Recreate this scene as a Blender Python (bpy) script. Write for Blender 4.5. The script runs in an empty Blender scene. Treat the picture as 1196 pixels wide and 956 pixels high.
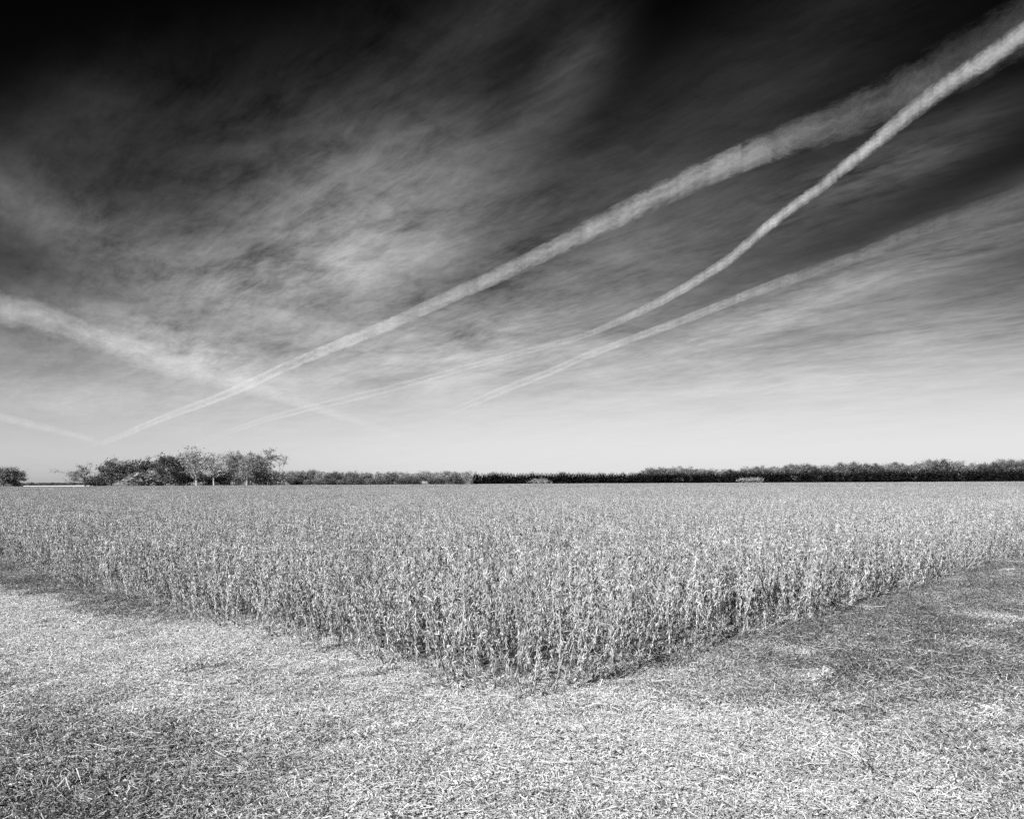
# Ripe soybean field corner under a dark red-filtered sky with contrails (black-and-white photograph)
import bpy, math, random
from math import sin, cos, pi, radians, atan2, sqrt, exp
from mathutils import Vector, Matrix, noise as mnoise

S = bpy.context.scene
COL = S.collection
R = random.Random(7)

# ------------------------------------------------------------------ camera model
W, H, F = 1196.0, 956.0, 927.0
HC = 1.75                      # eye height, m
HY0, ROLL = 563.3, 0.0048      # horizon row at the middle of the photo, slope

def hy(px): return HY0 - (px - 598.0) * ROLL
def ground_pt(px, py):
    v = py - hy(px); Y = F * HC / v
    return Vector(((px - 598.0) / F * Y, Y, 0))

cam_d = bpy.data.cameras.new("camera")
cam = bpy.data.objects.new("camera", cam_d); COL.objects.link(cam)
cam.location = (0, 0, HC)
cam.rotation_euler = Matrix.Rotation(pi / 2, 4, 'X').to_euler()
cam.rotation_euler = (Matrix.Rotation(pi / 2, 4, 'X') @ Matrix.Rotation(-math.atan(ROLL), 4, 'Z')).to_euler()
cam_d.sensor_width = 36.0; cam_d.lens = F / W * 36.0
cam_d.shift_y = (HY0 - H / 2) / W
cam_d.clip_start = 0.1; cam_d.clip_end = 900000.0
S.camera = cam

# ------------------------------------------------------------------ helpers
class MB:
    """collects faces, builds ONE mesh"""
    def __init__(s): s.v = []; s.f = []; s.m = []
    def face(s, pts, mi=0):
        b = len(s.v); s.v.extend([tuple(p) for p in pts]); s.f.append(tuple(range(b, b + len(pts)))); s.m.append(mi)
    def tube(s, pts, rads, n=4, mi=0, cap=False):
        rings = []; prev = None
        for i, p in enumerate(pts):
            a = pts[max(i - 1, 0)]; c = pts[min(i + 1, len(pts) - 1)]
            t = (c - a)
            if t.length < 1e-9: t = Vector((0, 0, 1))
            t.normalize()
            if prev is None:
                x = t.orthogonal().normalized()
            else:
                x = (prev - t * prev.dot(t))
                x = x.normalized() if x.length > 1e-6 else t.orthogonal().normalized()
            prev = x; y = t.cross(x); b = len(s.v); r = rads[i]
            for k in range(n):
                q = 2 * pi * k / n
                s.v.append(tuple(p + x * (r * cos(q)) + y * (r * sin(q))))
            rings.append(b)
        for a, b in zip(rings, rings[1:]):
            for k in range(n):
                k2 = (k + 1) % n
                s.f.append((a + k, a + k2, b + k2, b + k)); s.m.append(mi)
        if cap:
            s.f.append(tuple(rings[-1] + k for k in range(n))); s.m.append(mi)
    def mesh(s, name, mats, smooth=False):
        me = bpy.data.meshes.new(name)
        me.from_pydata(s.v, [], s.f)
        for m in (mats if isinstance(mats, (list, tuple)) else [mats]): me.materials.append(m)
        me.polygons.foreach_set("material_index", s.m)
        if smooth: me.polygons.foreach_set("use_smooth", [True] * len(s.f))
        me.update()
        return me

def new_obj(name, data, parent=None, link=True):
    o = bpy.data.objects.new(name, data)
    if link: COL.objects.link(o)
    if parent is not None: o.parent = parent
    return o
def tag(o, label=None, cat=None, group=None, kind=None):
    if label: o["label"] = label
    if cat: o["category"] = cat
    if group: o["group"] = group
    if kind: o["kind"] = kind
    return o

class NT:
    def __init__(s, nt): s.nt = nt; nt.nodes.clear()
    def n(s, typ, inputs=None, **kw):
        nd = s.nt.nodes.new(typ)
        for k, v in kw.items(): setattr(nd, k, v)
        for k, v in (inputs or {}).items(): s.set(nd, k, v)
        return nd
    def set(s, nd, k, v):
        sock = nd.inputs[k]
        if isinstance(v, bpy.types.NodeSocket): s.nt.links.new(v, sock)
        elif isinstance(v, bpy.types.Node): s.nt.links.new(v.outputs[0], sock)
        else: sock.default_value = v
    def math(s, op, a, b=0.0, c=0.0, clamp=False):
        return s.n('ShaderNodeMath', {0: a, 1: b, 2: c}, operation=op, use_clamp=clamp).outputs[0]
    def vmath(s, op, a, b=(0, 0, 0)):
        return s.n('ShaderNodeVectorMath', {0: a, 1: b}, operation=op).outputs[0]
    def comb(s, x, y, z=0.0): return s.n('ShaderNodeCombineXYZ', {0: x, 1: y, 2: z}).outputs[0]
    def noise(s, vec, scale, detail=4, rough=0.5, dist=0.0):
        return s.n('ShaderNodeTexNoise', {'Vector': vec, 'Scale': scale, 'Detail': detail, 'Roughness': rough, 'Distortion': dist}).outputs[0]
    def maprange(s, v, a, b, c, d, interp='LINEAR'):
        return s.n('ShaderNodeMapRange', {0: v, 1: a, 2: b, 3: c, 4: d}, interpolation_type=interp).outputs[0]
    def ramp(s, v, stops):
        nd = s.n('ShaderNodeValToRGB', {0: v}); e = nd.color_ramp.elements
        while len(e) < len(stops): e.new(0.5)
        for el, (p, g) in zip(e, stops): el.position = p; el.color = (g, g, g, 1)
        return nd.outputs[0]

def material(name):
    m = bpy.data.materials.new(name); m.use_nodes = True
    return m, NT(m.node_tree)

def plant_mat(name, lo, hi, power=1.0, obj_var=0.15, transl=0.0, rough=0.75, spec=0.2, scale=0.0, namp=0.0):
    m, t = material(name)
    isl = t.n('ShaderNodeNewGeometry').outputs['Random Per Island']
    v = t.math('POWER', isl, power)
    v = t.maprange(v, 0, 1, lo, hi)
    orand = t.n('ShaderNodeObjectInfo').outputs['Random']
    v = t.math('MULTIPLY', v, t.maprange(orand, 0, 1, 1 - obj_var, 1 + obj_var))
    if scale:
        co = t.n('ShaderNodeTexCoord').outputs['Object']
        v = t.math('MULTIPLY', v, t.maprange(t.noise(co, scale, 3), 0.3, 0.7, 1 - namp, 1 + namp))
    colr = t.comb(v, v, v)
    b = t.n('ShaderNodeBsdfPrincipled', {'Base Color': colr, 'Roughness': rough, 'Specular IOR Level': spec})
    out = b.outputs[0]
    if transl:
        tr = t.n('ShaderNodeBsdfTranslucent', {'Color': colr})
        out = t.n('ShaderNodeMixShader', {0: transl, 1: out, 2: tr}).outputs[0]
    t.n('ShaderNodeOutputMaterial', {'Surface': out})
    return m

M_POD = plant_mat('dry_pod', 0.13, 0.80, 1.25, 0.25, 0.12)
M_STEM = plant_mat('dry_stem', 0.28, 0.5, 1.0, 0.2, 0.0)
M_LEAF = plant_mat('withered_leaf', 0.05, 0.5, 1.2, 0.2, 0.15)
M_STRAW = plant_mat('chopped_straw', 0.20, 0.86, 0.9, 0.1, 0.08)
M_STRAW_M = plant_mat('grey_straw', 0.10, 0.66, 1.2, 0.15, 0.08)
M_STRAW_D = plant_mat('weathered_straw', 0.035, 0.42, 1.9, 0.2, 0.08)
M_BARK = plant_mat('pale_bark', 0.36, 0.5, 1.0, 0.15, 0, 0.9, 0.1, 2.0, 0.3)
M_BARKD = plant_mat('dark_bark', 0.10, 0.16, 1.0, 0.15, 0, 0.9, 0.1, 2.0, 0.3)
M_TWIG = plant_mat('bare_twig', 0.12, 0.36, 1.0, 0.15, 0, 0.9, 0.1)
M_CR_L = plant_mat('thin_autumn_foliage', 0.14, 0.50, 1.2, 0.3, 0.2)
M_CR_M = plant_mat('autumn_foliage', 0.08, 0.38, 1.2, 0.55, 0.2)
M_CR_D = plant_mat('dark_foliage', 0.05, 0.27, 1.2, 0.5, 0.15)
M_CON = plant_mat('conifer_needles', 0.008, 0.035, 1.3, 0.25, 0.0)
M_PALE = plant_mat('pale_shrub_foliage', 0.10, 0.52, 1.0, 0.15, 0.2)

# ------------------------------------------------------------------ field layout
CORNER = ground_pt(600, 830)
DL = (ground_pt(0, 663) - CORNER).normalized()
DR = (ground_pt(1196, 650) - CORNER).normalized()
NLx = Vector((-DL.y, DL.x, 0)); NLx = NLx if NLx.dot(DR) > 0 else -NLx     # inward normal of the left edge
NRx = Vector((-DR.y, DR.x, 0)); NRx = NRx if NRx.dot(DL) > 0 else -NRx     # inward normal of the right edge
def edge_d(x, y):
    p = Vector((x, y, 0)) - CORNER
    return p.dot(NLx), p.dot(NRx)       # >0 inside
def gz(x, y):
    d = sqrt(x * x + y * y)
    k = 1.0 if d < 25 else max(0.0, 1 - (d - 25) / 40.0)
    if k <= 0: return 0.0
    return k * (0.035 * mnoise.noise((x * 0.55, y * 0.55, 0)) + 0.022 * mnoise.noise((x * 2.1, y * 2.1, 3)) + 0.010 * mnoise.noise((x * 6, y * 6, 5)))

# ------------------------------------------------------------------ ground
def ground():
    xs = []
    x = -60000.0
    neg = [60000, 30000, 12000, 5000, 2000, 900, 500, 300, 180, 110, 70, 45, 32, 24, 18, 14]
    fine = [i * 0.11 - 11.0 for i in range(201)]
    xs = [-a for a in neg] + fine + neg[::-1]
    yf = [2.0 + i * 0.11 for i in range(150)]
    ys = [-60000, -12000, -2000, -500, -100, -30, -10, -3, 0, 1.2] + yf + [20, 22, 25, 29, 34, 42, 55, 75, 110, 180, 300, 500, 900, 2000, 5000, 12000, 30000, 60000]
    nx = len(xs)
    v = [(a, b, gz(a, b) if abs(a) < 40 and -20 < b < 60 else 0.0) for b in ys for a in xs]
    f = [(j * nx + i, j * nx + i + 1, (j + 1) * nx + i + 1, (j + 1) * nx + i) for j in range(len(ys) - 1) for i in range(nx - 1)]
    me = bpy.data.meshes.new("ground"); me.from_pydata(v, [], f)
    me.polygons.foreach_set("use_smooth", [True] * len(f)); me.update()
    m, t = material("stubble_soil")
    co = t.n('ShaderNodeTexCoord').outputs['Object']
    a = t.noise(co, 9.0, 8, 0.75)
    b = t.noise(co, 60.0, 4, 0.6)
    c = t.noise(co, 0.9, 3, 0.5)
    v = t.math('MULTIPLY_ADD', b, 0.6, t.math('MULTIPLY', a, 0.5))
    v = t.maprange(v, 0.35, 0.75, 0.03, 0.30)
    v = t.math('MULTIPLY', v, t.maprange(c, 0.3, 0.7, 0.7, 1.2))
    bump = t.n('ShaderNodeBump', {'Height': v, 'Strength': 0.7, 'Distance': 0.03})
    bs = t.n('ShaderNodeBsdfPrincipled', {'Base Color': t.comb(v, v, v), 'Roughness': 0.95, 'Specular IOR Level': 0.1, 'Normal': bump.outputs[0]})
    t.n('ShaderNodeOutputMaterial', {'Surface': bs})
    me.materials.append(m)
    tag(new_obj("ground", me), kind="structure")
ground()

# ------------------------------------------------------------------ scatter object (stuff)
def scatter(name, pts, protos, label, cat):
    """pts: (x,y,z, rx,ry,rz, scale, idx); protos: list of meshes; ONE object of kind stuff"""
    coll = bpy.data.collections.new(name + "_pieces")
    for i, me in enumerate(protos):
        o = bpy.data.objects.new("%s_piece.%03d" % (name, i), me); coll.objects.link(o)
    me = bpy.data.meshes.new(name)
    me.vertices.add(len(pts))
    me.vertices.foreach_set("co", [c for p in pts for c in p[:3]])
    at = me.attributes.new("rot", 'FLOAT_VECTOR', 'POINT'); at.data.foreach_set("vector", [c for p in pts for c in p[3:6]])
    at = me.attributes.new("scl", 'FLOAT', 'POINT'); at.data.foreach_set("value", [p[6] for p in pts])
    at = me.attributes.new("idx", 'INT', 'POINT'); at.data.foreach_set("value", [p[7] for p in pts])
    ng = bpy.data.node_groups.new(name + "_scatter", 'GeometryNodeTree')
    ng.interface.new_socket("Geometry", in_out='INPUT', socket_type='NodeSocketGeometry')
    ng.interface.new_socket("Geometry", in_out='OUTPUT', socket_type='NodeSocketGeometry')
    N = ng.nodes; L = ng.links
    gi = N.new('NodeGroupInput'); go = N.new('NodeGroupOutput')
    ci = N.new('GeometryNodeCollectionInfo'); ci.inputs['Collection'].default_value = coll
    ci.inputs['Separate Children'].default_value = True; ci.inputs['Reset Children'].default_value = True
    ip = N.new('GeometryNodeInstanceOnPoints'); ip.inputs['Pick Instance'].default_value = True
    def attr(nm, ty):
        a = N.new('GeometryNodeInputNamedAttribute'); a.data_type = ty; a.inputs['Name'].default_value = nm
        return a.outputs[0]
    L.new(gi.outputs[0], ip.inputs['Points']); L.new(ci.outputs[0], ip.inputs['Instance'])
    L.new(attr("idx", 'INT'), ip.inputs['Instance Index'])
    L.new(attr("rot", 'FLOAT_VECTOR'), ip.inputs['Rotation'])
    L.new(attr("scl", 'FLOAT'), ip.inputs['Scale'])
    L.new(ip.outputs[0], go.inputs[0])
    o = new_obj(name, me)
    md = o.modifiers.new("scatter", 'NODES'); md.node_group = ng
    return tag(o, label, cat, kind="stuff")

# ------------------------------------------------------------------ soybean plants
def rdir(r, up_lo, up_hi):
    a = r.uniform(0, 2 * pi); e = r.uniform(up_lo, up_hi)
    return Vector((cos(a) * cos(e), sin(a) * cos(e), sin(e)))

def pod(mb, p, d, L, w, mi=0, n=4):
    side = d.orthogonal().normalized()
    bend = (Vector((0, 0, -1)) - d * d.dot(Vector((0, 0, -1)))) * (0.25 * L)
    pts = [p, p + d * (L * 0.3) + bend * 0.1, p + d * (L * 0.72) + bend * 0.5, p + d * L + bend]
    mb.tube(pts, [w * 0.12, w * 0.5, w * 0.45, w * 0.05], n, mi)

def leaf(mb, r, p, d, L, w, mi=0):
    s = d.cross(Vector((r.uniform(-1, 1), r.uniform(-1, 1), r.uniform(-.3, .3))))
    s = s.normalized() if s.length > 1e-4 else d.orthogonal().normalized()
    n = d.cross(s).normalized(); dn = Vector((0, 0, -1))
    a = p; b = p + d * (L * .45) + n * (w * .25) ; c = p + d * (L * .8) + dn * (L * .3)
    bl = b + s * (w * .5) - n * (w * r.uniform(.1, .6)); br = b - s * (w * .5) - n * (w * r.uniform(.1, .6))
    i = len(mb.v); mb.v.extend([tuple(q) for q in (a, bl, b, br, c)])
    mb.f.extend([(i, i + 1, i + 2), (i, i + 2, i + 3), (i + 1, i + 4, i + 2), (i + 2, i + 4, i + 3)]); mb.m.extend([mi] * 4)

def soybean(r, hgt):
    """returns (stem MB, foliage MB)"""
    st, fo = MB(), MB()
    lean = Vector((r.uniform(-.16, .16), r.uniform(-.16, .16), 0)) * hgt
    def path(p0, d0, L, n, wob):
        pts = [p0.copy()]; d = d0.copy()
        for i in range(n):
            d = (d + Vector((r.uniform(-wob, wob), r.uniform(-wob, wob), r.uniform(0, .05)))).normalized()
            pts.append(pts[-1] + d * (L / n))
        return pts
    main = path(Vector((0, 0, -0.03)), (Vector((0, 0, 1)) + lean * .8).normalized(), hgt, 9, .10)
    st.tube(main, [0.0052 - 0.0038 * i / 9 for i in range(10)], 4)
    axes = [(main, 0.0)]
    for k in range(r.choice((0, 1, 1, 2))):
        i = r.randint(1, 4); d = rdir(r, .95, 1.3)
        b = path(main[i], d, hgt * r.uniform(.35, .6), 6, .14)
        st.tube(b, [0.0038 - 0.0026 * q / 6 for q in range(7)], 3)
        axes.append((b, 0.0))
    for pts, z0 in axes:
        tot = sum((b - a).length for a, b in zip(pts, pts[1:]))
        s = 0.05 + z0
        while s < tot:
            f = s / tot * (len(pts) - 1); i = min(int(f), len(pts) - 2)
            p = pts[i].lerp(pts[i + 1], f - i)
            for q in range(r.choice((2, 2, 3, 3, 4, 5))):
                pod(fo, p + rdir(r, -.2, .2) * .008, rdir(r, -1.45, -.55) if r.random() < .7 else rdir(r, .3, 1.25), r.uniform(.036, .058), r.uniform(.0075, .0115), 0, 4)
            if r.random() < .20 + .35 * (1 - min(1, p.z / (hgt * .55))) * (p.z < hgt * .55):  # withered leaves, more of them low down to stand in for shade at the base
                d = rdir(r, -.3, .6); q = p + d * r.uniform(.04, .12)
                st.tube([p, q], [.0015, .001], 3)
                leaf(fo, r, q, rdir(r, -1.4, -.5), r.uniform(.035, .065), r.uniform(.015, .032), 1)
            s += r.uniform(.030, .046)
    return st, fo

def quick_pod(mb, r, p, L, w):
    d = rdir(r, -1.45, -.6) if r.random() < .6 else rdir(r, .5, 1.3); s = d.orthogonal().normalized() if r.random() < .3 else d.cross(rdir(r, -.3, .3)).normalized()
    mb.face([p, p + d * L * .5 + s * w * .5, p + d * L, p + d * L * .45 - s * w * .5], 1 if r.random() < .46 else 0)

rs = random.Random(21)
STALKS = []
for k in range(10):
    st, fo = soybean(rs, rs.uniform(.84, 1.04))
    both = MB(); both.v = st.v + fo.v; nb = len(st.v)
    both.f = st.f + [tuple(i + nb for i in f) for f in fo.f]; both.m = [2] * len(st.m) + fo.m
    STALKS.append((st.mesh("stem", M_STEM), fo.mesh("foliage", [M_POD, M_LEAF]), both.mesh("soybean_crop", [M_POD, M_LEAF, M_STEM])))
CLUMPS = []
for k in range(5):      # about one square metre of plants
    mb = MB()
    for i in range(17):
        x, y, h = rs.uniform(-.5, .5), rs.uniform(-.5, .5), rs.uniform(.66, 1.02)
        lx, ly = rs.uniform(-.12, .12), rs.uniform(-.12, .12)
        top = Vector((x + lx, y + ly, h)); bot = Vector((x, y, 0))
        mb.tube([bot, top], [.005, .002], 3, 2)
        for j in range(34):
            f = 1 - rs.random() ** 1.4 * .85
            quick_pod(mb, rs, bot.lerp(top, f) + rdir(rs, -.3, .3) * rs.uniform(0, .09), rs.uniform(.05, .075), rs.uniform(.014, .02))
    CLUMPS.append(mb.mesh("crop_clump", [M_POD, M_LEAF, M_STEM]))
PATCH = []
for k in range(4):      # three by three metres, seen at a grazing angle only
    mb = MB()
    for i in range(120):
        x, y, h = rs.uniform(-1.6, 1.6), rs.uniform(-1.6, 1.6), rs.uniform(.58, 1.0)
        for j in range(10):
            quick_pod(mb, rs, Vector((x + rs.gauss(0, .06), y + rs.gauss(0, .06), h - rs.random() ** 1.3 * .5)), rs.uniform(.08, .14), rs.uniform(.03, .045))
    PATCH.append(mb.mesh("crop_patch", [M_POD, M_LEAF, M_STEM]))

TREE_D = [(-700, 430), (-200, 430), (330, 430), (345, 470), (552, 470), (560, 520), (760, 520), (1196, 480), (2000, 480)]
def tree_d(px):
    for (a, da), (b, db) in zip(TREE_D, TREE_D[1:]):
        if px <= b: return da + (db - da) * (px - a) / (b - a)
    return TREE_D[-1][1]

def pxof(x, y): return 598 + x / y * F
plants, crop_pts = [], []
rf = random.Random(5)
cell = 0.215
SPAN = 0.82
yy = 4.0
while yy < 46:
    xx = -SPAN * yy - 3
    while xx < SPAN * yy + 3:
        x = xx + rf.uniform(-.11, .11); y = yy + rf.uniform(-.11, .11)
        a, b = edge_d(x, y)
        wob = .09 * mnoise.noise((x * 1.7, y * 1.7, 9)) + rf.uniform(-.05, .06)
        if a > wob and b > wob and sqrt(x * x + y * y) < 46:
            e = min(a, b)
            # plants at the rim flop outwards a little
            tilt = rf.gauss(0, .07); ax = rf.uniform(0, 2 * pi)
            out = Vector((0, 0, 0))
            if a < .5: out -= NLx * (rf.uniform(0, .34) * (1 - a / .5))
            if b < .5: out -= NRx * (rf.uniform(0, .34) * (1 - b / .5))
            lv = Vector((tilt * cos(ax) + out.x, tilt * sin(ax) + out.y, 1)).normalized()
            eul = (lv.to_track_quat('Z', 'Y').to_matrix() @ Matrix.Rotation(rf.uniform(0, 2 * pi), 3, 'Z')).to_euler()
            big = 1 + .08 * mnoise.noise((x * .5, y * .5, 1)) + .05 * mnoise.noise((x * .12, y * .12, 4))
            plants.append((x, y, gz(x, y), eul.x, eul.y, eul.z, big * rf.uniform(.88, 1.08), rf.randrange(10), sqrt(x * x + y * y), a, b))
        if -.02 < min(a, b) < .22 and a > -.02 and b > -.02 and yy < 22 and rf.random() < .55:     # low stems flopping out over the rim
            o2 = (-NLx if a < b else -NRx) * rf.uniform(.35, 1.1) + Vector((rf.uniform(-.4, .4), rf.uniform(-.4, .4), 1))
            eul = (o2.normalized().to_track_quat('Z', 'Y').to_matrix() @ Matrix.Rotation(rf.uniform(0, 6.28), 3, 'Z')).to_euler()
            x2, y2 = x + rf.uniform(-.06, .06), y + rf.uniform(-.06, .06)
            plants.append((x2, y2, gz(x2, y2), eul.x, eul.y, eul.z, rf.uniform(.36, .58), rf.randrange(10), sqrt(x2 * x2 + y2 * y2), a, b))
        xx += cell
    yy += cell
plants.sort(key=lambda p: p[8])
NEAR = plants[:290]
NC, NP = len(CLUMPS), len(PATCH)
for p in plants[290:]: crop_pts.append(p[:7] + (NC + NP + p[7],))
yy = 30.0
while yy < 126:
    n = int((SPAN * yy * 2 + 8) / .95)
    for i in range(n):
        x = -SPAN * yy - 4 + i * .95 + rf.uniform(-.2, .2); y = yy + rf.uniform(-.2, .2)
        d = sqrt(x * x + y * y); a, b = edge_d(x, y)
        if 45.3 < d < 125 and a > .4 and b > .4:
            s = 1 + .05 * mnoise.noise((x * .12, y * .12, 4)) + .04 * mnoise.noise((x * .5, y * .5, 1))
            crop_pts.append((x, y, 0, 0, 0, rf.uniform(0, 2 * pi), s * rf.uniform(.95, 1.04), rf.randrange(NC)))
    yy += .95
yy = 100.0
while yy < 516:
    st = 2.9 if yy < 260 else 3.1
    n = int((SPAN * yy * 2) / st)
    for i in range(n):
        x = -SPAN * yy + i * st + rf.uniform(-.5, .5); y = yy + rf.uniform(-.5, .5)
        d = sqrt(x * x + y * y); a, b = edge_d(x, y)
        if d > 123.5 and y < tree_d(pxof(x, y)) - 7 and a > 1.6 and b > 1.6:
            s = 1 + .10 * mnoise.noise((x * .03, y * .03, 4)) + .06 * mnoise.noise((x * .1, y * .1, 6))
            crop_pts.append((x, y, 0, 0, 0, rf.uniform(0, 2 * pi), s * rf.uniform(.95, 1.04), NC + rf.randrange(NP)))
    yy += st
protos = CLUMPS + PATCH + [b for _, _, b in STALKS]
scatter("soybean_crop", crop_pts, protos, "wide field of ripe dry soybeans reaching back to the trees", "crop")

def plant_obj(loc, eul, scl, k, label, group, name="soybean_plant"):
    e = bpy.data.objects.new(name, None); e.empty_display_size = .1
    COL.objects.link(e); e.location = loc; e.rotation_euler = eul; e.scale = (scl,) * 3
    new_obj("stem", STALKS[k][0], e); new_obj("foliage", STALKS[k][1], e)
    return tag(e, label, "soybean plant", group)
for p in NEAR:
    a, b = p[9], p[10]
    if a < .35 and b < .35: lab, g = "dry soybean plant at the very tip of the field corner, leaning over the straw", "soybean plants at the tip of the field corner"
    elif a < .35: lab, g = "dry soybean plant in the outermost row along the left edge of the near corner", "soybean plants along the left edge of the corner"
    elif b < .35: lab, g = "dry soybean plant in the outermost row along the right edge of the near corner", "soybean plants along the right edge of the corner"
    else: lab, g = "dry soybean plant standing among others just inside the near corner of the field", "soybean plants inside the near corner"
    plant_obj(p[:3], p[3:6], p[6], p[7], lab, g)

def lying(px, py, px2, py2, k, label, scl=.6, droop=.12):
    a = ground_pt(px, py); b = ground_pt(px2, py2)
    d = (b - a); d.z = droop * d.length; d.normalize()
    e = d.to_track_quat('Z', 'Y').to_euler()
    a.z = gz(a.x, a.y) + .03
    plant_obj(a, e, scl, k, label, None, "fallen_stalk")
lying(612, 796, 572, 828, 1, "dry soybean stalk lying flat, reaching furthest out over the bright straw", .5, .02)
lying(560, 778, 546, 806, 4, "dry soybean stalk sprawling forward just left of the field tip", .5, .25)
lying(690, 772, 742, 792, 6, "bent dry soybean stalk sagging outward right of the field tip", .55, .3)
lying(420, 748, 368, 760, 2, "bent dry soybean stalk sagging outward from the left field edge", .55, .3)

# ------------------------------------------------------------------ chopped straw
def straw_patch(r, n, mat, lo=.03, hi=.16, wide=.006, hmax=.05, size=.34, tilt=.35):
    mb = MB()
    for i in range(n):
        rr = size * sqrt(r.random()); q = r.uniform(0, 2 * pi)
        p = Vector((rr * cos(q), rr * sin(q), r.random() ** 1.6 * hmax))
        a = r.uniform(0, 2 * pi); e = r.gauss(0, tilt)
        d = Vector((cos(a) * cos(e), sin(a) * cos(e), sin(e)))
        k = r.random()
        if k < .62:      # straw ribbon, slightly bent and folded
            L = r.uniform(lo, hi) * (1 if r.random() < .8 else 1.5); w = r.uniform(.4, 1.2) * wide
            s = d.cross(Vector((0, 0, 1))).normalized() * w; up = Vector((0, 0, w * .6))
            b = d.cross(Vector((0, 0, 1))).normalized() * (L * r.uniform(-.15, .15)) + Vector((0, 0, r.uniform(-.05, .14) * L))
            c0, c1, c2 = p - d * L * .5, p + b, p + d * L * .5
            v = len(mb.v)
            for c in (c0, c1, c2): mb.v.extend([tuple(c - s * .5), tuple(c + up * .5), tuple(c + s * .5)])
            for j in (0, 3):
                mb.f.extend([(v + j, v + j + 3, v + j + 4, v + j + 1), (v + j + 1, v + j + 4, v + j + 5, v + j + 2)]); mb.m.extend([0, 0])
        elif k < .9:     # empty pod halves and leaf scraps
            leaf(mb, r, p, d, r.uniform(.018, .045), r.uniform(.007, .016), 0)
        else:            # cut stalk
            L = r.uniform(.02, .07); mb.tube([p - d * L * .5, p + d * L * .5], [wide * .5, wide * .45], 4, 0, True)
    return mb.mesh("straw", mat)
rp = random.Random(3)
STRAW = [straw_patch(rp, 800, M_STRAW, .010, .055, .0052, .028) for _ in range(7)]
STRAW += [straw_patch(rp, 700, M_STRAW_M, .010, .06, .0052, .04, .34, .45) for _ in range(5)]
STRAW += [straw_patch(rp, 560, M_STRAW_D, .010, .06, .0055, .045, .34, .5) for _ in range(5)]
STRAW += [straw_patch(rp, 12, M_STRAW, .12, .26, .006, .05, .4, .2) for _ in range(4)]     # long bright stalks
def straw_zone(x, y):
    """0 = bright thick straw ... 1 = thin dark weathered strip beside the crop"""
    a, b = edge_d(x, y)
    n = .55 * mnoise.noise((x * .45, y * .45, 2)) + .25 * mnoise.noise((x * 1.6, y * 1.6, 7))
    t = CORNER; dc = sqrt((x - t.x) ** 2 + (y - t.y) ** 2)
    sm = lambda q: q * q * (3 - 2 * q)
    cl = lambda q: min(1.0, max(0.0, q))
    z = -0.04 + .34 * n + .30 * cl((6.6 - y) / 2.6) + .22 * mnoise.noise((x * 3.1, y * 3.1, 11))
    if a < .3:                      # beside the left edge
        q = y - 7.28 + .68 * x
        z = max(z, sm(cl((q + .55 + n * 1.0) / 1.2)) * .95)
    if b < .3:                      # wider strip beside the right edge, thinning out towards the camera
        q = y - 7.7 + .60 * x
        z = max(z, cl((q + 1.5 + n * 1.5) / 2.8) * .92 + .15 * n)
    # darker, somewhat sparser straw at the lower left
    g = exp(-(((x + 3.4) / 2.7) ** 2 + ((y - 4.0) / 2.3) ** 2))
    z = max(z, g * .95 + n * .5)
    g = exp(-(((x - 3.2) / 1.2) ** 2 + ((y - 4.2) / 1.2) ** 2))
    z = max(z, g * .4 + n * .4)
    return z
straw_pts = []
y = 2.6
while y < 34:
    st = .17 if y < 8 else (.2 if y < 14 else .27)
    x = -.8 * y - 1.5
    while x < .8 * y + 1.5:
        px, py = x + rp.uniform(-.1, .1), y + rp.uniform(-.1, .1)
        a, b = edge_d(px, py)
        if a < .5 or b < .5:
            z = straw_zone(px, py) + rp.gauss(0, .24)
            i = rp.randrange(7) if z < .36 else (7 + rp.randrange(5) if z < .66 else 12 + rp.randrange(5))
            if z < .66 or rp.random() < .8:
                straw_pts.append((px, py, gz(px, py) + .005, rp.gauss(0, .06), rp.gauss(0, .06), rp.uniform(0, 6.28), rp.uniform(.8, 1.2), i))
            if rp.random() < (.34 if y < 8 else .15): straw_pts.append((px, py, gz(px, py) + .012, 0, 0, rp.uniform(0, 6.28), rp.uniform(.8, 1.2), 17 + rp.randrange(4)))
        x += st
    y += st
scatter("straw_residue", straw_pts, STRAW, "chopped straw and stubble littering the harvested ground in front", "straw")

# ------------------------------------------------------------------ trees
def leaf_face(r, mb, c, s, mi=1):
    a = rdir(r, -1.5, 1.5); b = a.cross(rdir(r, -1.5, 1.5))
    if b.length < .1: return
    b.normalize()
    mb.face([c - a * s, c - b * s * .6, c + a * s * .8, c + b * s * .7], mi)

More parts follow.
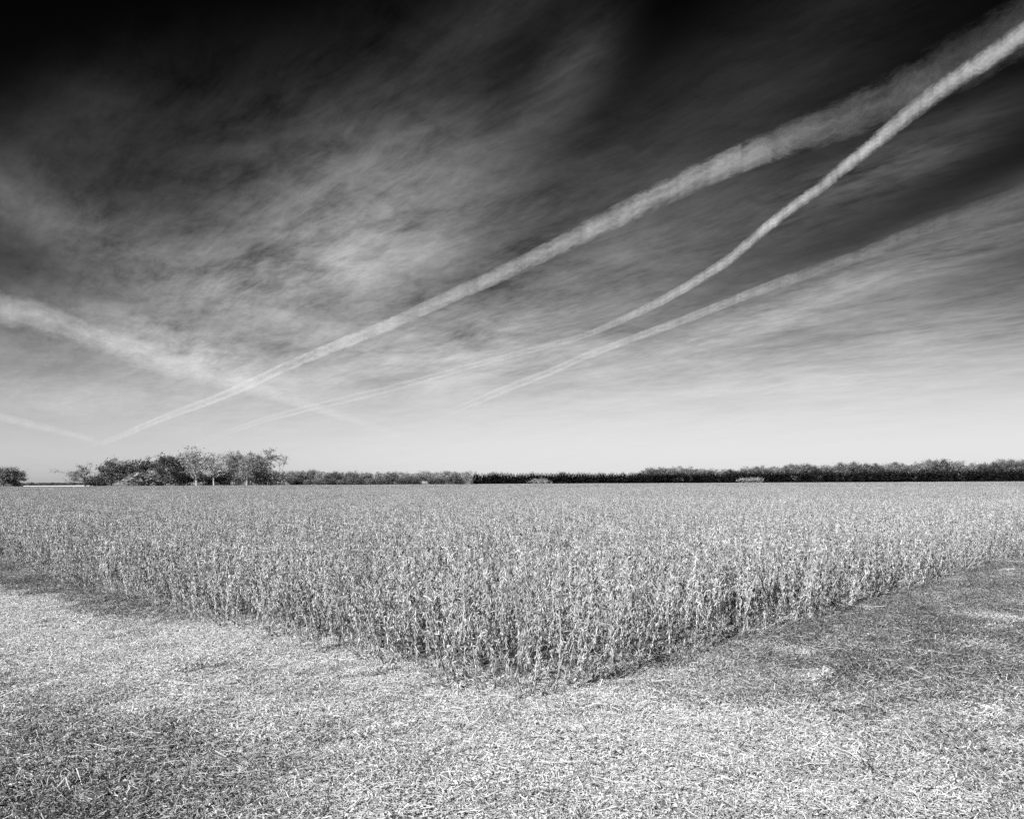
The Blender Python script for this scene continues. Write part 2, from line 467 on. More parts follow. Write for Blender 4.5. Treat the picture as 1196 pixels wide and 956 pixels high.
def limb_tree(r, h, w, base=.18, nleaf=2600, leaf_s=.3, clump=.7, nlimb=15, bend=0.0, round_=.6, r0=.022, fork=.5):
    """leader that forks, limbs all the way up inside a rounded envelope; returns trunk MB and crown MB (twigs + leaves)"""
    tr, cr = MB(), MB()
    leaders = []
    q = Vector((0, 0, -.2)); pts = [q.copy()]; d = Vector((r.uniform(-.1, .1), r.uniform(-.1, .1), 1))
    zf = h * r.uniform(.28, .42) if fork else h * .9
    while q.z < zf:
        d = (d + Vector((r.uniform(-.08, .08), r.uniform(-.08, .08), .2))).normalized(); q = q + d * (h * .08); pts.append(q.copy())
    tr.tube(pts, [h * r0 * (1 - .45 * i / len(pts)) for i in range(len(pts))], 6)
    leaders.append(pts)
    if fork:
        k = r.choice((3, 3, 4))
        for j in range(k):
            az = 2 * pi * (j + r.uniform(-.25, .25)) / k; p2 = [pts[-1].copy()]; q = pts[-1].copy()
            fk = fork * (.12 if j == 0 else 1.15); d = Vector((cos(az) * fk, sin(az) * fk, 1)).normalized(); top = h * (.97 if j == 0 else r.uniform(.66, .86))
            while q.z < top:
                d = (d + Vector((r.uniform(-.12, .12), r.uniform(-.12, .12), .10))).normalized(); q = q + d * (h * .085); p2.append(q.copy())
            tr.tube(p2, [h * r0 * .5 * (1 - .85 * i / len(p2)) for i in range(len(p2))], 4); leaders.append(p2)
    tips = []
    for li, L in enumerate(leaders):
        nb = nlimb // 2 if li == 0 and fork else max(4, nlimb // max(1, len(leaders) - 1 if fork else 1))
        for j in range(nb):
            f = r.uniform(.25 if li == 0 else .05, 1.0) * (len(L) - 1); i = min(int(f), len(L) - 2)
            p = L[i].lerp(L[i + 1], f - i); zz = p.z / h
            if zz < base: continue
            env = sqrt(max(.04, 1 - ((zz - round_ + .08) / .5) ** 2))
            az = r.uniform(0, 2 * pi); up = r.uniform(-.35, .35) + zz * .7
            d = Vector((cos(az), sin(az), up)).normalized()
            if bend: d = (d + Vector((-bend, 0, -.2))).normalized()
            ln = w * .5 * env * r.uniform(.5, 1.0) * (1.5 if bend else 1)
            b = [p.copy()]; q = p.copy()
            for k in range(4):
                d = (d + Vector((r.uniform(-.25, .25), r.uniform(-.25, .25), r.uniform(-.15, .3)))).normalized(); q = q + d * (ln / 4); b.append(q.copy())
            kb = 2.0 if bend else 1.0
            tr.tube(b, [h * kb * .007, h * kb * .0055, h * kb * .004, h * kb * .003, h * kb * .0015], 3)
            tips += [b[-1], b[-1], b[-2], b[-3]]
            for k in range(5):
                src = b[r.choice((1, 2, 2, 3, 3, 4))]; e = src + (d * .5 + rdir(r, -.3, 1.1)).normalized() * ln * r.uniform(.2, .55)
                cr.tube([src, e], [h * .003, h * .0012], 3, 0); tips.append(e); tips.append(src.lerp(e, .5))
                for m in range(3):
                    g = src.lerp(e, r.uniform(.3, 1)); cr.tube([g, g + (e - src).normalized() * .5 + rdir(r, -.3, 1.3) * r.uniform(.4, 1.0)], [.04, .015], 3, 0)
        tips.append(L[-1])
    keep = [c for c in tips if r.random() < .72]
    zc_, rz_ = h * (base + 1) * .5, h * (1 - base) * .47
    egg = []
    while len(egg) < 34 and not bend:
        d = Vector((r.uniform(-1, 1), r.uniform(-1, 1), r.uniform(-1, 1)))
        if d.length < 1: egg.append(Vector((d.x * w * .44, d.y * w * .44, zc_ + d.z * rz_)))
    for i in range(nleaf):
        k = r.choice(egg) if egg and r.random() < .6 else r.choice(keep)
        c = k + Vector((r.gauss(0, clump), r.gauss(0, clump), r.gauss(0, clump * .9)))
        if c.z > h * base * .8: leaf_face(r, cr, c, leaf_s * r.uniform(.5, 1.4))
    return tr, cr

def bush(r, h, w, leaf_s=.3, n=900, hollow=.3, stems=9):
    tr, cr = MB(), MB()
    for i in range(stems):
        a = r.uniform(0, 2 * pi); e = r.uniform(.1, .42) * w
        top = Vector((cos(a) * e, sin(a) * e, h * r.uniform(.6, .95)))
        tr.tube([Vector((cos(a) * w * .06, sin(a) * w * .06, -.1)), top * .5 + Vector((0, 0, .1 * h)), top], [.10, .07, .03], 3)
    lobes = [(Vector((r.uniform(-.3, .3) * w, r.uniform(-.3, .3) * w, h * r.uniform(.3, .66))), r.uniform(.16, .27) * w, r.uniform(.2, .34) * h) for _ in range(9)]
    lobes.append((Vector((0, 0, h * .28)), .42 * w, .28 * h))
    for i in range(n):
        c, rw, rh = r.choice(lobes)
        d = rdir(r, -1.4, 1.5) * (hollow + (1 - hollow) * r.random() ** .6)
        p = c + Vector((d.x * rw, d.y * rw, d.z * rh))
        p.z = max(.1, p.z)
        s = leaf_s * r.uniform(.5, 1.4); a = rdir(r, -1.5, 1.5); b = a.cross(rdir(r, -1.5, 1.5))
        if b.length < .1: continue
        b.normalize(); cr.face([p - a * s, p - b * s * .6, p + a * s * .8, p + b * s * .7], 1)
    for i in range(n // 6):    # upright twigs breaking the outline
        c, rw, rh = r.choice(lobes); d = rdir(r, .2, 1.4)
        p = c + Vector((d.x * rw, d.y * rw, d.z * rh)) * .8
        cr.tube([p, p + (d + Vector((0, 0, .8))).normalized() * r.uniform(.5, 1.3)], [.035, .015], 3, 0)
    return tr, cr

def conifer(r, h, w):
    tr, cr = MB(), MB()
    tr.tube([Vector((0, 0, -.1)), Vector((0, 0, h * .5)), Vector((0, 0, h * .98))], [.16, .10, .02], 5)
    z = h * .05
    while z < h * .985:
        f = 1 - z / h; rad = w * .5 * min(1, 1.25 * f ** .75) * r.uniform(.8, 1.15) + .1
        k = max(4, int(10 * f + 4))
        for j in range(k):
            a = 2 * pi * (j + r.random()) / k; L = rad * r.uniform(.7, 1.2)
            o = Vector((cos(a), sin(a), 0)); s = Vector((-sin(a), cos(a), 0)) * L * r.uniform(.22, .34)
            b = Vector((0, 0, z)); t = b + o * L + Vector((0, 0, -L * r.uniform(.1, .45))); m = b.lerp(t, .55) + Vector((0, 0, L * .08))
            cr.face([b, m + s, t, m - s], 0)
            cr.face([b.lerp(m, .4), m + Vector((0, 0, L * .16)), t, m - Vector((0, 0, L * .22))], 0)
        z += h * r.uniform(.026, .04)
    return tr, cr

rt = random.Random(11)
PROTO = {}
def proto(kind, gen, bark, crown, variants):
    PROTO[kind] = []
    for i in range(variants):
        tr, cr = gen(i)
        zs = [v[2] for v in cr.v]; xs = sorted(v[0] for v in cr.v)
        top = sorted(zs)[int(len(zs) * .995)]; wd = xs[int(len(xs) * .985)] - xs[int(len(xs) * .015)]
        PROTO[kind].append((tr.mesh("trunk", bark), cr.mesh("crown", crown), top, wd))
proto('cottonwood', lambda i: limb_tree(rt, 18, 9, .26, 2300, .27, .65, 24, 0, .64, .022, .35), M_BARK, [M_TWIG, M_CR_L], 5)
proto('dense', lambda i: limb_tree(rt, 16, 10, .12, 4200, .31, .85, 24, 0, .55, .02, .45), M_BARK, [M_BARKD, M_CR_M], 4)
proto('dark', lambda i: limb_tree(rt, 15, 10, .12, 4600, .31, .85, 24, 0, .55, .02, .5), M_BARKD, [M_BARKD, M_CR_D], 3)
proto('lollipop', lambda i: limb_tree(rt, 16, 6.5, .62, 1300, .28, .6, 21, 0, .8, .016, .35), M_BARKD, [M_BARKD, M_CR_D], 1)
proto('bent', lambda i: limb_tree(rt, 12, 11, .16, 1500, .26, .6, 22, .45, .6, .03, .5), M_BARKD, [M_BARKD, M_CR_D], 1)
proto('bare', lambda i: limb_tree(rt, 16, 6, .55, 90, .2, .5, 16, 0, .8, .013, .3), M_BARK, [M_TWIG, M_CR_L], 1)
proto('scrub', lambda i: bush(rt, 8, 7.5, .26, 1500), M_BARK, [M_TWIG, M_CR_M], 4)
proto('pale_scrub', lambda i: bush(rt, 8, 7.5, .26, 1100, .5), M_BARK, [M_TWIG, M_CR_L], 4)
proto('dark_scrub', lambda i: bush(rt, 8, 7.5, .28, 1600), M_BARKD, [M_BARKD, M_CR_D], 3)
proto('shrub', lambda i: bush(rt, 4, 7, .26, 700, .5), M_BARK, [M_TWIG, M_PALE], 2)
proto('conifer', lambda i: conifer(rt, 9, rt.uniform(3.4, 4.6)), M_BARKD, M_CON, 6)

def tree(kind, name, px, top_y, w_px, depth, label, cat, group=None, var=None, rz=None):
    lst = PROTO[kind]; tm, cm, th, tw = lst[rt.randrange(len(lst)) if var is None else var]
    hgt = HC + (hy(px) - top_y) / F * depth
    wid = w_px * 1.12 / F * depth
    e = bpy.data.objects.new(name, None); COL.objects.link(e)
    e.location = ((px - 598) / F * depth, depth, 0); e.rotation_euler = (0, 0, rt.uniform(0, 6.28) if rz is None else rz)
    e.scale = (wid / tw, wid / tw, hgt / th)
    new_obj("trunk", tm, e); new_obj("crown", cm, e)
    return tag(e, label, cat, group)

# -- the grove on the left
T = tree
T('dense', 'tree', 3, 544, 26, 430, "round bushy tree cut by the left frame edge, alone beyond the field", "tree")
T('dense', 'tree', 18, 548, 17, 433, "smaller round tree hugging the lone tree at the far left", "tree")
T('bent', 'leaning_tree', 100, 541, 32, 428, "low tree with one crooked limb reaching left at the grove's left end", "tree", rz=0.0)
T('dark_scrub', 'bush', 112, 555, 20, 431, "dark low bush between the crooked tree and the first tall trees", "bush")
T('dark', 'tree', 130, 535, 24, 432, "dark dense tree, first tall one from the left in the grove", "tree")
T('dense', 'tree', 149, 537.5, 25, 434, "dense grey tree right of the first tall dark one in the grove", "tree")
T('scrub', 'bush', 162, 551, 38, 424, "broad grey rounded thicket in front of the dark trees", "bush")
T('dense', 'tree', 165, 541, 11, 445, "small grey tree peeping over the broad grey thicket", "tree")
T('lollipop', 'tree', 173.5, 533, 17, 440, "slim dark tree with a tufted crown on a thin bare trunk", "tree")
T('cottonwood', 'tree', 187, 535.5, 14, 445, "thin pale half bare tree right of the tufted dark tree", "tree")
T('dense', 'tree', 199, 530, 24, 421, "grey tree with a short white trunk near the grove's middle", "tree")
T('dense', 'tree', 215, 533, 17, 436, "grey narrow tree left of the tallest tree", "tree")
T('cottonwood', 'tree', 230, 521, 25, 420, "tallest tree of the grove with a forked crown", "tree", var=1)
T('cottonwood', 'tree', 250, 529, 22, 421, "pale airy tree right of the tallest tree, trunk base lit white", "tree")
T('cottonwood', 'tree', 268, 527, 18, 434, "pale airy tree with upswept branches right of the grove's middle", "tree", var=0)
T('dense', 'tree', 279, 528, 16, 440, "grey leafy tree behind the upswept pale tree", "tree")
T('cottonwood', 'tree', 288, 531, 18, 421, "pale slender tree with a leaning trunk before the last big tree", "tree")
T('dense', 'tree', 299, 529, 17, 441, "grey rounded tree just left of the last big pale tree", "tree")
T('cottonwood', 'tree', 311, 524.5, 25, 432, "big pale tree with a bright top at the grove's right end", "tree", var=2)
T('bare', 'bare_tree', 326, 529, 15, 431, "nearly bare thin tree, last one at the grove's right end", "tree")
for i, (px, ty, w, k) in enumerate([(186, 552, 20, 'scrub'), (207, 550, 19, 'pale_scrub'), (220, 553, 17, 'scrub'), (238, 552, 19, 'scrub'), (251, 553, 17, 'scrub'), (264, 551, 20, 'scrub'), (277, 552, 15, 'pale_scrub'),
                                    (291, 549, 21, 'pale_scrub'), (304, 551, 17, 'dark_scrub'), (317, 551, 19, 'scrub'), (330, 551, 18, 'scrub')]):
    T(k, 'bush', px, ty - 1.5, w, 429 + rt.uniform(-2, 4), "grey bush in the undergrowth at the foot of the grove's tall trees", "bush", "bushes under the grove")
# -- scrubby hedgerow left of centre
px = 338
while px < 554:
    right = px > 440
    k = rt.choice(('pale_scrub', 'cottonwood', 'pale_scrub', 'scrub') if right else ('scrub', 'scrub', 'pale_scrub', 'scrub', 'dense'))
    ty = 551 + rt.uniform(-1.8, 1.6) - (1 if px < 380 else 0)
    lab = "pale twiggy small tree in the right half of the low hedgerow, before the conifers" if right else "grey scrubby small tree in the hedgerow just right of the grove"
    T(k, 'hedgerow_tree', px, ty, rt.uniform(11, 17), 470 + rt.uniform(-9, 9), lab, "tree", "pale hedgerow trees" if right else "grey hedgerow trees")
    px += rt.uniform(5.5, 8.5)
for i in range(12):
    T('dark_scrub', 'bush', 350 + i * 17 + rt.uniform(-4, 4), 557.5 + rt.uniform(-1, 1), rt.uniform(12, 20), 458 + rt.uniform(-2, 2), "low dark bush at the foot of the hedgerow trees", "bush", "low bushes under the hedgerow")
# -- conifer belt and the wood behind it
px = 555.5
while px < 1230:
    d = tree_d(px)
    n1 = mnoise.noise((px * .035, 0, 0)); n2 = mnoise.noise((px * .12, 4, 0))
    ty = 551.4 + n2 * 1.6 + rt.uniform(-.9, .9)
    if px > 715: ty = 552 - (px - 715) / 480 * 5.6 + n1 * 1.8 + n2 * 1.5 + rt.uniform(-.8, .8)
    mid = px < 745
    T('conifer', 'conifer', px, ty, rt.uniform(8.0, 11) if mid else rt.uniform(9, 13), d + rt.uniform(-6, 6),
      "small black pointed conifer in the straight belt right of the hedgerow" if mid else "black conifer in the front row of the wood on the right",
      "conifer", "conifers of the straight belt" if mid else "conifers before the right hand wood")
    px += rt.uniform(2.6, 4.4) if mid else rt.uniform(4.2, 6.2)
for px, ty in ((657, 550.3), (575, 550.8)):
    T('cottonwood', 'tree', px, ty, 12, 560, "pale tree crown just showing over the straight conifer belt", "tree", "pale trees behind the conifer belt")
TOPS = [(745, 550), (762, 547), (780, 544.8), (800, 547), (850, 547), (880, 546.5), (905, 544), (950, 543), (1000, 541), (1050, 540), (1085, 538.5), (1103, 536), (1120, 539), (1140, 541.5), (1165, 538), (1196, 535.5), (1240, 535)]
def tops(px):
    for (a, ta), (b, tb) in zip(TOPS, TOPS[1:]):
        if px <= b: return ta + (tb - ta) * (px - a) / (b - a)
    return 535
px = 750
while px < 1235:
    k = rt.choice(('dense', 'dark', 'dense', 'dark', 'cottonwood'))
    far = px > 990
    T(k, 'woodland_tree', px, tops(px) + rt.choice((-1.6, 0, .8, 2.2)) + rt.uniform(-.6, .6), rt.uniform(12, 17), tree_d(px) + rt.uniform(12, 40),
      "leafy crowned tree rising behind the black conifers at the right end of the wood" if far else "leafy crowned tree rising behind the black conifers near the wood's left end",
      "tree", "leafy trees at the right end of the wood" if far else "leafy trees at the left end of the wood")
    px += rt.uniform(5, 8.5)
# dark undergrowth closing the foot of the wood
for i in range(24):
    q = 770 + i * 19 + rt.uniform(-4, 4)
    T('dark_scrub', 'bush', q, 556 + rt.uniform(-2, 2) - (q - 770) / 120, rt.uniform(20, 28), tree_d(q) + 8, "dark undergrowth bush between the conifer trunks of the right hand wood", "bush", "undergrowth of the wood")
T('shrub', 'shrub', 631, 557.3, 21, 500, "pale bright shrub standing alone before the straight conifer belt", "shrub", var=0)
T('shrub', 'shrub', 876, 556.2, 24, 486, "pale bright shrub standing alone before the wood on the right", "shrub", var=1)

# far left: pale slope and wood line beyond the gap
def slope():
    me = bpy.data.meshes.new("far_field")
    y0, y1 = 640.0, 700.0
    def P(px, y, z): return ((px - 598) / F * y, y, z)
    v = [P(26, y0, 0), P(112, y0, 0), P(112, y1, 0.0), P(26, y1, 0.0),
         P(28, y0 + 8, .7), P(110, y0 + 8, .85), P(110, y1 - 5, 1.15), P(28, y1 - 5, 1.0)]
    f = [(0, 1, 5, 4), (1, 2, 6, 5), (2, 3, 7, 6), (3, 0, 4, 7), (4, 5, 6, 7)]
    me.from_pydata(v, [], f)
    m, t = material("pale_stubble")
    co = t.n('ShaderNodeTexCoord').outputs['Object']
    q = t.maprange(t.noise(co, .3, 4), .3, .7, .7, .85)
    t.n('ShaderNodeOutputMaterial', {'Surface': t.n('ShaderNodeBsdfDiffuse', {'Color': t.comb(q, q, q)})})
    me.materials.append(m)
    tag(new_obj("far_field", me), kind="structure")
slope()
px = 20
while px < 122:
    T('dark_scrub', 'far_tree', px, 563.2 + rt.uniform(-.5, .6), rt.uniform(7, 11), 760, "distant dark tree in the thin line beyond the pale strip", "tree", "distant trees beyond the pale strip")
    px += rt.uniform(4, 6)

# ------------------------------------------------------------------ contrails, 8 km up
ALT = 8000.0
def contrail_mat(name, strength, soft, seed, streak):
    m, t = material(name)
    uv = t.n('ShaderNodeUVMap', uv_map="uv").outputs[0]
    sp = t.n('ShaderNodeSeparateXYZ', {0: uv})
    u, v = sp.outputs[0], sp.outputs[1]          # u: lengths in widths, v: -1..1 across
    wob = t.math('MULTIPLY', t.math('SUBTRACT', t.noise(t.comb(t.math('MULTIPLY', u, 1.15), t.math('ADD', t.math('MULTIPLY', v, 1.1), seed), seed), 1.0, 9, .72, .4), .5), 2.6)
    v2 = t.math('ADD', v, wob)
    prof = t.math('SUBTRACT', 1.0, t.math('MULTIPLY', v2, v2), clamp=True)
    prof = t.math('POWER', prof, soft * 1.9)
    edge = t.math('SUBTRACT', 1.0, t.math('POWER', t.math('ABSOLUTE', v), 3.0), clamp=True)
    # puffs, long wisps and fine grain of the ice cloud
    fib = t.noise(t.comb(t.math('MULTIPLY', u, streak * .55), t.math('MULTIPLY', v, .75), seed), 1.0, 10, .70, .5)
    lon = t.noise(t.comb(t.math('MULTIPLY', u, .22), t.math('MULTIPLY', v2, 2.2), seed + 3), 1.0, 6, .6, .3)
    fin = t.noise(t.comb(t.math('MULTIPLY', u, 5.0), t.math('MULTIPLY', v, 4.0), seed), 1.0, 5, .7)
    tex = t.math('MULTIPLY', t.math('MULTIPLY', t.maprange(fib, .3, .7, .4, 1.4), t.maprange(lon, .3, .7, .55, 1.3)), t.maprange(fin, .3, .7, .82, 1.15))
    dens = t.n('ShaderNodeAttribute', attribute_name="dens").outputs['Fac']
    a = t.math('MULTIPLY', t.math('MULTIPLY', prof, edge), t.math('MULTIPLY', tex, t.math('MULTIPLY', dens, strength * 0.58)), clamp=True)
    sc = t.n('ShaderNodeMixShader', {0: .15, 1: t.n('ShaderNodeBsdfTranslucent', {'Color': (.95, .95, .95, 1)}), 2: t.n('ShaderNodeBsdfDiffuse', {'Color': (.9, .9, .9, 1)})})
    mx = t.n('ShaderNodeMixShader', {0: a, 1: t.n('ShaderNodeBsdfTransparent'), 2: sc})
    t.n('ShaderNodeOutputMaterial', {'Surface': mx})
    return m
def contrail(pts, mat, label, slim=.84):
    """pts: (px, py, width_px, density) in the photograph, laid on the 8 km level"""
    # smooth resample
    P = []
    for i in range(len(pts) - 1):
        p0, p1, p2, p3 = pts[max(i - 1, 0)], pts[i], pts[i + 1], pts[min(i + 2, len(pts) - 1)]
        for k in range(8):
            f = k / 8.0
            P.append(tuple(.5 * (2 * b + (c - a) * f + (2 * a - 5 * b + 4 * c - d) * f * f + (3 * b - a - 3 * c + d) * f ** 3) for a, b, c, d in zip(p0, p1, p2, p3)))
    P.append(pts[-1])
    P = [(a, b, w * slim * .94, d) for a, b, w, d in P]
    def at(px, py):
        e = max(hy(px) - py, 6.0) / F
        return Vector(((px - 598) / F * ALT / e, ALT / e, ALT))
    mb = []; faces = []; uvs = []; dens = []
    NS = 20; ulen = 0.0; prevc = None
    for i, (px, py, w, dn) in enumerate(P):
        a, b = P[max(i - 1, 0)], P[min(i + 1, len(P) - 1)]
        tx, ty = b[0] - a[0], b[1] - a[1]; q = sqrt(tx * tx + ty * ty)
        nx, ny = -ty / q, tx / q
        c = at(px, py); l = at(px + nx * w * .5, py + ny * w * .5); r_ = at(px - nx * w * .5, py - ny * w * .5)
        if prevc is not None: ulen += sqrt((px - prevc[0]) ** 2 + (py - prevc[1]) ** 2) / max(w, 4)
        prevc = (px, py)
        half = (l - r_).length * .5
        th = min(half * .12, 250.0)
        for k in range(NS):
            ang = 2 * pi * k / NS; s = cos(ang)
            p = (c.lerp(l, s) if s >= 0 else c.lerp(r_, -s)) + Vector((0, 0, th * sin(ang)))
            mb.append(tuple(p)); uvs.append((ulen, s)); dens.append(max(0, dn))
    for i in range(len(P) - 1):
        for k in range(NS):
            k2 = (k + 1) % NS
            faces.append((i * NS + k, i * NS + k2, (i + 1) * NS + k2, (i + 1) * NS + k))
    faces.append(tuple(range(NS))); faces.append(tuple((len(P) - 1) * NS + k for k in range(NS - 1, -1, -1)))
    me = bpy.data.meshes.new("contrail"); me.from_pydata(mb, [], faces)
    ul = me.uv_layers.new(name="uv")
    ul.data.foreach_set("uv", [c for lp in me.loops for c in uvs[lp.vertex_index]])
    at_ = me.attributes.new("dens", 'FLOAT', 'POINT'); at_.data.foreach_set("value", dens)
    me.polygons.foreach_set("use_smooth", [True] * len(faces))
    me.materials.append(mat); me.update()
    return tag(new_obj("contrail", me), label, "contrail")
contrail([(100, 523, 10, .0), (146, 507, 12, .5), (193, 487, 12, .8), (258, 463, 13, 1), (305, 442, 15, 1.05), (351, 421, 17, 1.05), (410, 397, 20, 1.05), (469, 373, 23, 1), (527, 346, 27, 1), (600, 314, 32, .95), (655, 286, 38, .95), (713, 257, 44, .9),
          (772, 228, 52, .85), (830, 200, 56, .75), (889, 176, 62, .6), (948, 155, 78, .42), (1006, 131, 90, .33), (1065, 103, 104, .26), (1123, 72, 116, .19), (1196, 32, 128, .13), (1300, -25, 140, .08)],
         contrail_mat("wide_contrail_ice", .38, .9, 1.3, 1.6), "broadest contrail, crossing the whole sky from the grove to the top right corner", .62)
contrail([(225, 520, 7, .0), (293, 495, 9, .35), (351, 479, 10, .45), (410, 465, 11, .5), (469, 450, 11, .5), (527, 434, 11, .5), (600, 414, 11, .5), (643, 403, 11, .5), (690, 389, 13, .55), (737, 369, 16, .7), (783, 346, 20, .85), (819, 325, 23, .9), (854, 302, 24, .95),
          (889, 272, 25, 1), (924, 244, 26, 1), (959, 219, 28, 1), (994, 190, 32, 1), (1030, 161, 36, .95), (1065, 132, 42, .9), (1112, 97, 46, .85), (1153, 70, 49, .8), (1196, 41, 52, .75), (1290, -20, 60, .6)],
         contrail_mat("sharp_contrail_ice", .46, .8, 5.1, 2.2), "sharp edged contrail dipping below the broad one and meeting it at the top right", .55)
contrail([(515, 485, 12, 0), (560, 467, 14, .5), (596, 452, 15, .7), (643, 434, 15, .75), (684, 416, 16, .8), (737, 396, 17, .8), (795, 375, 20, .75), (854, 352, 22, .7), (901, 334, 26, .6), (948, 318, 30, .42), (1006, 298, 34, .32), (1094, 262, 40, .2), (1196, 226, 50, .1), (1290, 190, 60, .05)],
         contrail_mat("faint_contrail_ice", .42, 1.0, 9.7, 1.0), "lowest contrail on the right, fading into cirrus at the right edge", .48)
contrail([(-90, 318, 60, .6), (0, 360, 52, .75), (35, 367, 46, .8), (68, 378, 42, .85), (102, 390, 38, .85), (136, 402, 38, .85), (170, 413, 44, .8), (205, 424, 46, .7), (250, 438, 42, .6), (290, 449, 30, .6), (320, 460, 20, .6), (350, 470, 16, .5), (385, 481, 14, .4), (430, 496, 12, .25), (475, 510, 10, .0)],
         contrail_mat("ragged_contrail_ice", .27, .7, 14.2, 1.2), "ragged wide contrail sloping down from the left edge", .9)
contrail([(-90, 462, 14, .6), (0, 486, 13, .6), (30, 494, 13, .55), (60, 501, 12, .5), (95, 510, 10, .4), (125, 517, 9, 0)],
         contrail_mat("short_contrail_ice", .26, 1.0, 17.9, 1.2), "short faint contrail low at the left edge above the lone tree")

# ------------------------------------------------------------------ world: red-filtered sky with cirrus
SUN_AZ, SUN_EL = radians(-146), radians(38)
SUN = Vector((sin(SUN_AZ) * cos(SUN_EL), cos(SUN_AZ) * cos(SUN_EL), sin(SUN_EL)))
wd = bpy.data.worlds.new("World"); S.world = wd; wd.use_nodes = True
t = NT(wd.node_tree)
sky = t.n('ShaderNodeTexSky', sky_type='NISHITA', sun_disc=False, sun_elevation=SUN_EL, sun_rotation=SUN_AZ, air_density=1.0, dust_density=1.5, ozone_density=2.0)
red = t.n('ShaderNodeSeparateColor', {0: sky.outputs[0]}).outputs[0]
dirv = t.n('ShaderNodeTexCoord').outputs['Generated']
sp = t.n('ShaderNodeSeparateXYZ', {0: dirv}); dx, dy, dz = sp.outputs
el = t.math('ARCSINE', dz); az = t.math('ARCTAN2', dx, dy)
# deep red filter and polariser: the blue of the high sky goes to black
filt = t.ramp(t.maprange(el, 0, radians(50), 0, 1), [(0, 1.15), (.025, .95), (.05, .82), (.09, .62), (.14, .38), (.19, .21), (.26, .095), (.32, .05), (.40, .018), (.5, .009), (.64, .004)])
base = t.math('MULTIPLY', red, t.math('MULTIPLY', filt, 1.25))
# cirrus, laid out on a level sheet of air
zc = t.math('ADD', t.math('MAXIMUM', dz, 0.0), .07)
qx, qy = t.math('DIVIDE', dx, zc), t.math('DIVIDE', dy, zc)
WA = radians(38)     # streak direction, from far left to near right
ua = t.math('ADD', t.math('MULTIPLY', qx, -sin(WA)), t.math('MULTIPLY', qy, cos(WA)))
ub = t.math('ADD', t.math('MULTIPLY', qx, cos(WA)), t.math('MULTIPLY', qy, sin(WA)))
warp = t.noise(t.comb(qx, qy, 2.0), .55, 3, .5)
wv = t.math('MULTIPLY', t.math('SUBTRACT', warp, .5), 0.9)
n1 = t.noise(t.comb(t.math('MULTIPLY', ua, .42), t.math('ADD', t.math('MULTIPLY', ub, 1.15), wv), 1.0), 2.2, 10, .62, .35)
n2 = t.noise(t.comb(t.math('MULTIPLY', ua, 1.1), t.math('ADD', t.math('MULTIPLY', ub, 2.6), wv), 4.0), 4.4, 10, .70, .35)
n3 = t.noise(t.comb(qx, qy, 7.0), 2.2, 11, .66, .3)
def blob(px, py, sx, sy, rot, amp):
    d0 = px - 598.0; e0 = atan2(hy(px) - py, sqrt(F * F + d0 * d0)); a0 = atan2(d0, F)
    A = t.math('SUBTRACT', az, a0); E = t.math('SUBTRACT', el, e0); c, s = cos(radians(rot)), sin(radians(rot))
    P = t.math('DIVIDE', t.math('ADD', t.math('MULTIPLY', A, c), t.math('MULTIPLY', E, s)), sx / F)
    Q = t.math('DIVIDE', t.math('SUBTRACT', t.math('MULTIPLY', E, c), t.math('MULTIPLY', A, s)), sy / F)
    r2 = t.math('ADD', t.math('MULTIPLY', P, P), t.math('MULTIPLY', Q, Q))
    return t.math('MULTIPLY', t.math('EXPONENT', t.math('MULTIPLY', r2, -1.0)), amp)
cover = None
for b in [(410, 275, 190, 80, 15, .66), (110, 275, 150, 34, -14, .25), (665, 85, 60, 30, 40, .15), (330, 420, 330, 60, 0, .5), (700, 330, 220, 70, 18, .3), (1090, 300, 220, 26, 17, .40), (930, 355, 170, 24, 17, .35), (300, 330, 120, 30, 10, .25),
          (980, 430, 320, 60, 8, .55), (110, 470, 170, 22, -4, .4), (560, 400, 200, 60, 10, .3), (480, 180, 110, 45, 15, .16), (225, 418, 90, 24, -14, .6), (430, 300, 90, 50, 0, .25), (320, 130, 240, 55, 24, .05), (560, 40, 200, 30, 28, .06), (70, 160, 120, 40, 35, .06), (820, 150, 260, 60, 28, .06),
          (1020, 205, 110, 25, 15, .3)]:
    g = blob(*b); cover = g if cover is None else t.math('ADD', cover, g)
n4 = t.noise(t.comb(t.math('MULTIPLY', ua, 1.2), t.math('ADD', t.math('MULTIPLY', ub, 4.0), wv), 11.0), 5.5, 8, .72, .5)
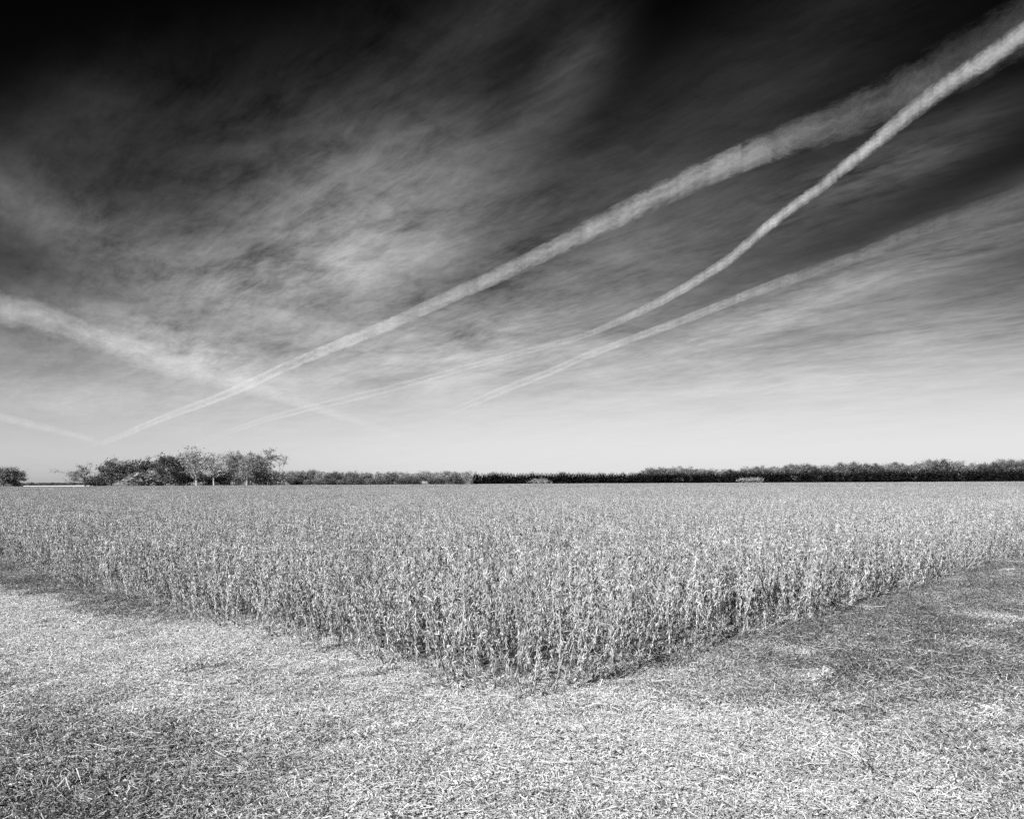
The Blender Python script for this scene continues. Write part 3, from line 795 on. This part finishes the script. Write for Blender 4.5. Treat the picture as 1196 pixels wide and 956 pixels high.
tex = t.math('ADD', t.math('MULTIPLY', t.math('SUBTRACT', n4, .5), .26), t.math('ADD', t.math('MULTIPLY', n1, .56), t.math('ADD', t.math('MULTIPLY', n2, .22), t.math('MULTIPLY', n3, .42))))
tex = t.maprange(tex, .42, .78, .12, 1.4)
low = t.maprange(el, radians(2), radians(12), .5, 0, 'SMOOTHSTEP')
tex = t.math('ADD', t.math('MULTIPLY', tex, t.math('SUBTRACT', 1.0, low)), t.math('MULTIPLY', low, .8))
veil = t.math('MULTIPLY', t.maprange(el, 0, radians(15), 1, 0, 'SMOOTHSTEP'), t.maprange(az, radians(-30), radians(5), .22, .75, 'SMOOTHSTEP'))
cir = t.math('MULTIPLY', t.math('ADD', cover, veil), tex)
cir = t.math('MULTIPLY', cir, .55, clamp=True)
CLOUD = 6.0        # sunlit ice, same units as the sky texture
val = t.math('ADD', t.math('MULTIPLY', base, t.math('SUBTRACT', 1.0, cir)), t.math('MULTIPLY', cir, CLOUD))
hz = t.math('MULTIPLY', t.maprange(el, radians(.5), radians(10.5), 1, 0, 'SMOOTHSTEP'), t.maprange(az, radians(-30), radians(2), .12, .64, 'SMOOTHSTEP'))
val = t.math('ADD', t.math('MULTIPLY', val, t.math('SUBTRACT', 1.0, hz)), t.math('MULTIPLY', hz, 5.4))
bg = t.n('ShaderNodeBackground', {'Color': t.comb(val, val, val), 'Strength': .1})
t.n('ShaderNodeOutputWorld', {'Surface': bg})

sun_d = bpy.data.lights.new("sun", 'SUN'); sun_d.energy = 5.0; sun_d.angle = radians(.5); sun_d.color = (1, 1, 1)
sun = new_obj("sun", sun_d); sun.rotation_euler = SUN.to_track_quat('Z', 'Y').to_euler(); sun.location = (0, 0, 60)

# ------------------------------------------------------------------ render settings
S.view_settings.view_transform = 'Standard'; S.view_settings.look = 'None'
S.view_settings.gamma = 1.0; S.view_settings.exposure = 0.55; S.view_settings.use_curve_mapping = False
S.render.engine = 'CYCLES'
S.cycles.use_denoising = False
S.cycles.max_bounces = 6; S.cycles.diffuse_bounces = 2; S.cycles.transparent_max_bounces = 16
S.cycles.sample_clamp_indirect = 4.0
S.render.film_transparent = False
